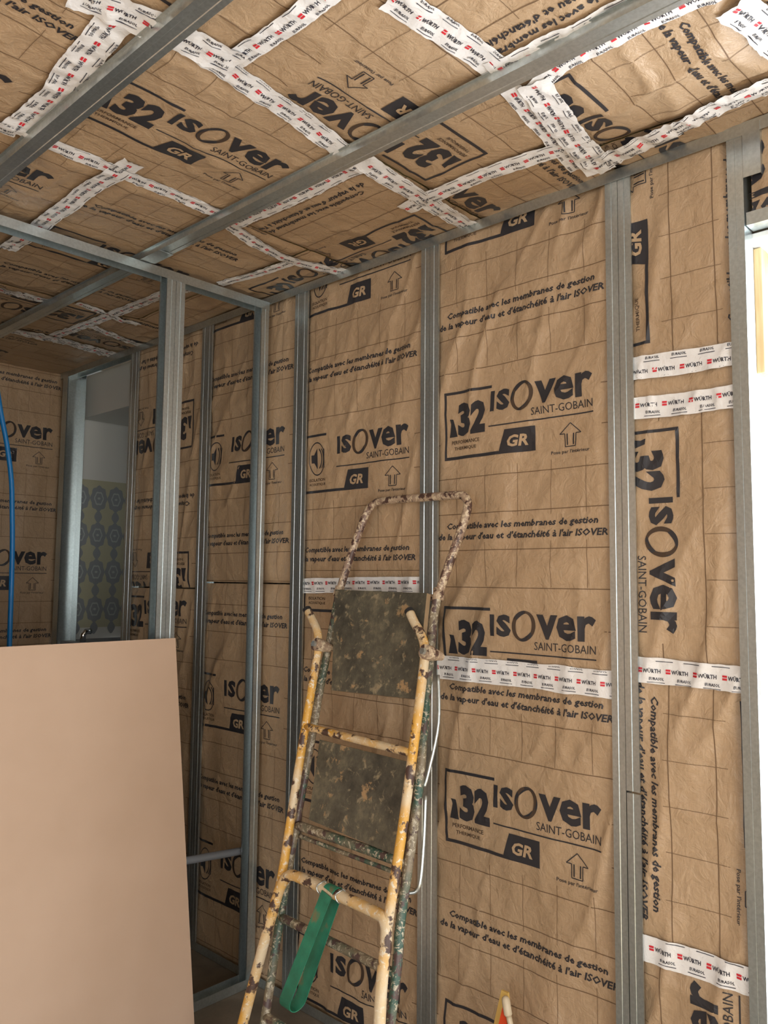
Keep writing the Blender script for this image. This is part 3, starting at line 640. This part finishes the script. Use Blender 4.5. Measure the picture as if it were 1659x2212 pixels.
# ------------------------------------------------------------------ leaning plasterboard
lean = math.radians(8.4)
brd = _thing('plasterboard_sheet', 'large pinkish plasterboard sheet leaning against the partition at lower left', 'plasterboard', (0.85, 2.118, 0.0), None)
Tp = Vector((1.45, 2.288, 1.207)); dn = Vector((0, -math.sin(lean), -math.cos(lean))); nb_ = Vector((0, -math.cos(lean), math.sin(lean)))
Lb = Tp.z/math.cos(lean); th = 0.0125
def bp(x, l, d): return Vector((x, Tp.y, Tp.z))+dn*l+nb_*d
def slab(x0, x1, l0, l1, d0, d1):
    return [bp(x0, l0, d0), bp(x1, l0, d0), bp(x1, l1, d0), bp(x0, l1, d0), bp(x0, l0, d1), bp(x1, l0, d1), bp(x1, l1, d1), bp(x0, l1, d1)], [(0, 1, 2, 3), (4, 7, 6, 5), (0, 4, 5, 1), (1, 5, 6, 2), (2, 6, 7, 3), (3, 7, 4, 0)]
v, f = slab(0.25, 1.449, 0.0008, Lb-0.002, 0.0005, th-0.0012); mesh_obj('core', v, f, 'gypsum_edge', brd)
v, f = slab(0.25, 1.45, 0.0, Lb-0.002, th-0.0012, th); mesh_obj('front_paper', v, f, 'gypsum', brd)
v, f = slab(0.25, 1.45, 0.0, Lb-0.002, 0.0, 0.0005); mesh_obj('back_paper', v, f, 'gypsum', brd)

# ------------------------------------------------------------------ old folded stepladder leaning on the wall
ps = math.radians(4); es = Vector((math.sin(ps), math.cos(ps), 0))
TL = Vector((1.800, 1.549, 1.638)); el = Vector((0.253, -0.018, 0.967)).normalized(); nl = Vector((-0.965, 0.067, 0.253)).normalized()
def LP(s_, h, d=0.0): return TL-es*s_+el*h+nl*d
HF = -1.655
lad = _thing('stepladder', 'old folded stepladder with chipped yellow and green paint leaning on the wall', 'ladder', tuple(LP(0, HF)*1.0), None)
def ltube(name, pts, r, m_, n=5, seg=12, parent=lad):
    P = smooth_path([LP(*p) for p in pts], n); v, f = tube(P, r, seg); return mesh_obj(name, v, f, m_, parent, smooth=True)
ltube('hoop_frame', [(-0.276, -0.285), (-0.258, -0.17), (-0.240, -0.085), (-0.222, -0.022), (-0.195, 0.002), (-0.150, 0.008), (0.0, 0.007), (0.150, 0.004), (0.182, -0.004), (0.198, -0.030), (0.194, -0.080), (0.172, -0.18), (0.148, -0.285)], 0.0125, 'rust_paint')
ltube('side_rail', [(-0.276, -0.285), (-0.270, -0.40), (-0.268, -0.575), (-0.256, -0.75), (-0.245, -0.95), (-0.228, -1.20), (-0.207, -1.40), (-0.180, -1.675)], 0.0125, 'green_paint')
ltube('side_rail', [(0.148, -0.285), (0.146, -0.344), (0.157, -0.432), (0.172, -0.554), (0.203, -0.783), (0.214, -0.95), (0.222, -1.10), (0.240, -1.23), (0.270, -1.672)], 0.0125, 'green_paint')
# rear legs (yellow), bent outwards at their top ends
ltube('rear_leg', [(-0.344, -0.362, 0.05), (-0.315, -0.385, 0.05), (-0.278, -0.420, 0.05), (-0.258, -0.460, 0.05), (-0.250, -0.52, 0.05), (-0.232, -0.74, 0.05), (-0.217, -0.90, 0.05), (-0.200, -1.06, 0.05), (-0.196, -1.15, 0.05)], 0.0125, 'yellow_paint')
ltube('rear_leg', [(0.105, -0.350, 0.05), (0.128, -0.375, 0.05), (0.165, -0.410, 0.05), (0.186, -0.450, 0.05), (0.195, -0.52, 0.05), (0.210, -0.72, 0.05), (0.220, -0.87, 0.05), (0.226, -1.02, 0.05), (0.230, -1.12, 0.05)], 0.0125, 'yellow_paint')
ltube('lower_leg_frame', [(-0.225, -1.655, 0.055), (-0.222, -1.50, 0.055), (-0.210, -1.33, 0.055), (-0.196, -1.19, 0.055), (-0.186, -1.125, 0.055), (-0.160, -1.090, 0.055), (-0.10, -1.083, 0.055), (0.05, -1.083, 0.055), (0.19, -1.084, 0.055), (0.222, -1.092, 0.055), (0.238, -1.13, 0.055), (0.250, -1.23, 0.055), (0.275, -1.36, 0.055), (0.318, -1.645, 0.055)], 0.0145, 'yellow_paint')
for p in (((-0.344, -0.362), (-0.353, -0.354)), ((0.105, -0.350), (0.098, -0.343))):
    v, f = tube([LP(*p[0], 0.05), LP(*p[1], 0.05)], 0.0135, 12); mesh_obj('dark_tube_end', v, f, 'dark', lad)  # dark plug standing in for the shade inside the cut tube end
ltube('rung', [(-0.232, -0.700, 0.05), (0.0, -0.703, 0.05), (0.210, -0.705, 0.05)], 0.011, 'yellow_paint')
ltube('rung', [(-0.250, -0.972), (0.0, -0.968), (0.210, -0.966)], 0.013, 'green_paint')
ltube('rung', [(-0.248, -1.000, -0.012), (0.0, -0.998, -0.012), (0.212, -0.996, -0.012)], 0.006, 'green_paint')
ltube('rung', [(-0.226, -1.214), (0.0, -1.210), (0.235, -1.207)], 0.012, 'green_paint')
ltube('rung', [(-0.205, -1.455), (0.0, -1.452), (0.255, -1.449)], 0.012, 'green_paint')
ltube('rung', [(-0.276, -0.290, -0.002), (0.0, -0.292, -0.002), (0.150, -0.294, -0.002)], 0.010, 'rust_paint')
def lboard(name, c, d0, d1):
    v = [LP(*p, d0) for p in c]+[LP(*p, d1) for p in c]
    mesh = mesh_obj(name, v, [(0, 1, 2, 3), (4, 7, 6, 5), (0, 4, 5, 1), (1, 5, 6, 2), (2, 6, 7, 3), (3, 7, 4, 0)], ['board', 'edge_wood'], lad, [0, 0, 1, 1, 1, 1])
    return mesh
lboard('platform_board', [(-0.262, -0.284), (0.132, -0.288), (0.165, -0.572), (-0.180, -0.585)], 0.012, 0.028)
lboard('tread_board', [(-0.205, -0.728), (0.190, -0.730), (0.195, -0.955), (-0.180, -0.945)], -0.004, 0.012)
for s_, h in ((-0.262, -0.462), (0.190, -0.452)):
    v, f = tube([LP(s_+0.012, h, 0.0), LP(s_+0.012, h, 0.048), LP(s_+0.012, h, 0.070)], [0.010, 0.020, 0.019], 14); mesh_obj('pivot_bolt', v, f, 'rust_paint', lad, smooth=False)
    v, f = tube([LP(s_+0.012, h, 0.070), LP(s_+0.012, h, 0.078)], 0.009, 6); mesh_obj('bolt_head', v, f, 'steel', lad)
ltube('stay_rod', [(0.200, -0.50, 0.0), (0.222, -0.62, -0.01), (0.218, -0.74, -0.01), (0.212, -0.78, -0.01)], 0.0045, 'steel')
ltube('stay_rod', [(0.222, -0.80, -0.01), (0.232, -0.90, -0.02), (0.244, -0.99, -0.02), (0.238, -1.02, -0.02), (0.222, -1.03, -0.01)], 0.0045, 'steel')
for s_, a in ((-0.018, 0.4), (0.058, -0.3)):
    P = [LP(s_+0.004*math.sin(3*q), -1.083+0.0165*math.cos(q), 0.055+0.0165*math.sin(q)) for q in np.linspace(0, 6.2, 20)]
    v, f = tube(P, 0.002, 6); mesh_obj('wire_wrap', v, f, 'steel', lad, smooth=True)
ltube('hinge_plate', [(-0.282, -0.300, 0.0), (-0.276, -0.268, 0.0)], 0.015, 'rust_paint', 2)
ltube('hinge_plate', [(0.152, -0.300, 0.0), (0.146, -0.268, 0.0)], 0.016, 'rust_paint', 2)
for s_, h, d in ((-0.180, -1.675, 0.0), (0.270, -1.672, 0.0), (-0.225, -1.655, 0.055), (0.318, -1.645, 0.055)):
    v, f = tube([LP(s_, h+0.03, d), LP(s_, h+0.001, d)], 0.018, 12); mesh_obj('foot_cap', v, f, 'dark', lad)

# green strap looped over the ladder bar
def ribbon(path, w, thick):
    v, f = [], []
    for i, (c, wd_, nn) in enumerate(path):
        for a, b in ((-1, 0), (1, 0), (1, 1), (-1, 1)): v.append(c+wd_*(a*w/2)+nn*(b*thick))
        if i:
            o = len(v)-8
            for k_ in range(4): f.append((o+k_, o+(k_+1) % 4, o+4+(k_+1) % 4, o+4+k_))
    f.append((0, 3, 2, 1)); o = len(v)-4; f.append((o, o+1, o+2, o+3))
    return v, f
path = []
vw = (-es*0.72+nl*0.67).normalized(); pl = (es*0.67+nl*0.72).normalized()
wd0 = (pl*0.70-vw*0.71).normalized(); sn = (pl*0.71+vw*0.70).normalized()
bar = LP(0.022, -1.083, 0.055); low = LP(-0.030, -1.345, 0.066); PP = []
hv = (bar-low).normalized()
for t_ in np.linspace(0, 1, 14): PP.append(bar.lerp(low, t_)+sn*(0.018+0.008*t_)-hv*0.004*(1-t_))
for q in np.linspace(0.25, 2.9, 10): PP.append(low+sn*0.0265*math.cos(q)-hv*0.030*math.sin(q))
for t_ in np.linspace(0, 1, 12): PP.append(low.lerp(bar, t_)-sn*(0.026-0.008*t_))
for q in np.linspace(0.2, 2.9, 9): PP.append(bar-sn*0.0182*math.cos(q)+hv*0.0182*math.sin(q))
for i, p in enumerate(PP):
    d = (PP[min(i+1, len(PP)-1)]-PP[max(i-1, 0)]).normalized(); wd_ = (wd0-d*wd0.dot(d)).normalized(); path.append((p, wd_, d.cross(wd_)))
v, f = ribbon(path, 0.040, 0.002)
tag(mesh_obj('webbing_strap', v, f, 'strap', None, smooth=False), 'green webbing strap looped over the lower ladder bar', 'strap')

# ------------------------------------------------------------------ small things
P = smooth_path([(1.19, 3.2, 2.36), (1.195, 3.2, 2.22), (1.224, 3.2, 2.054), (1.257, 3.2, 1.913), (1.280, 3.2, 1.78), (1.289, 3.2, 1.662), (1.298, 3.2, 1.482), (1.304, 3.2, 1.143), (1.31, 3.2, 0.6), (1.33, 3.2, 0.02)], 6)
P = [Vector((1.16, 3.2, 2.455))]+P
v, f = tube(P, 0.0095, 12); tag(mesh_obj('water_pipe', v, f, 'blue', None, smooth=True), 'bright blue flexible pipe hanging at the left edge', 'pipe')
P = [Vector(p) for p in ((0.9, 2.385, 0.520), (1.3, 2.385, 0.486), (1.60, 2.385, 0.456), (1.82, 2.385, 0.436), (1.838, 2.385, 0.430))]
v, f = tube(P, 0.013, 14); tag(mesh_obj('waste_pipe', v, f, 'grey_pvc', None, smooth=True), 'grey plastic pipe crossing low behind the partition studs', 'pipe')
# packet and stick at the foot of the wall
pk = _thing('packet', 'yellow and orange-red packet tip poking up at the bottom edge by the wall', 'packet', (1.74, 1.21, 0.0))
def wedge(name, base, tip, w0, w1, th0, m_):
    b, t = Vector(base), Vector(tip); v = []
    for c, w, h_ in ((b, w0, th0), (b.lerp(t, 0.55), w0*0.75, th0*0.9), (t, w1, 0.003)):
        for sy, sx in ((-1, -1), (1, -1), (1, 1), (-1, 1)): v.append((c.x+sx*h_, c.y+sy*w, c.z))
    f = [(0, 3, 2, 1), (8, 9, 10, 11)]
    for o in (0, 4):
        for k_ in range(4): f.append((o+k_, o+(k_+1) % 4, o+4+(k_+1) % 4, o+4+k_))
    mesh_obj(name, v, f, m_, pk)
wedge('yellow_side', (1.765, 1.255, 0.002), (1.765, 1.222, 0.372), 0.042, 0.010, 0.018, 'packet_yellow')
wedge('orange_front', (1.735, 1.205, 0.002), (1.742, 1.209, 0.345), 0.052, 0.004, 0.016, 'orange')
P = smooth_path([(1.700, 1.05, 0.012), (1.715, 1.12, 0.17), (1.725, 1.165, 0.28), (1.733, 1.190, 0.335)], 5)
st = _thing('stick', 'beige round-tipped plastic stick leaning beside the packet at the bottom edge', 'stick', (1.70, 1.05, 0.0))
v, f = tube(P, 0.007, 12); mesh_obj('shaft', v, f, 'beige', st, smooth=True)
v, f = tube([Vector((1.733, 1.190, 0.333)), Vector((1.735, 1.193, 0.338)), Vector((1.740, 1.203, 0.366)), Vector((1.741, 1.206, 0.372)), Vector((1.7415, 1.207, 0.375))], [0.006, 0.0105, 0.0105, 0.008, 0.002], 14); mesh_obj('tip', v, f, 'beige', st, smooth=True)
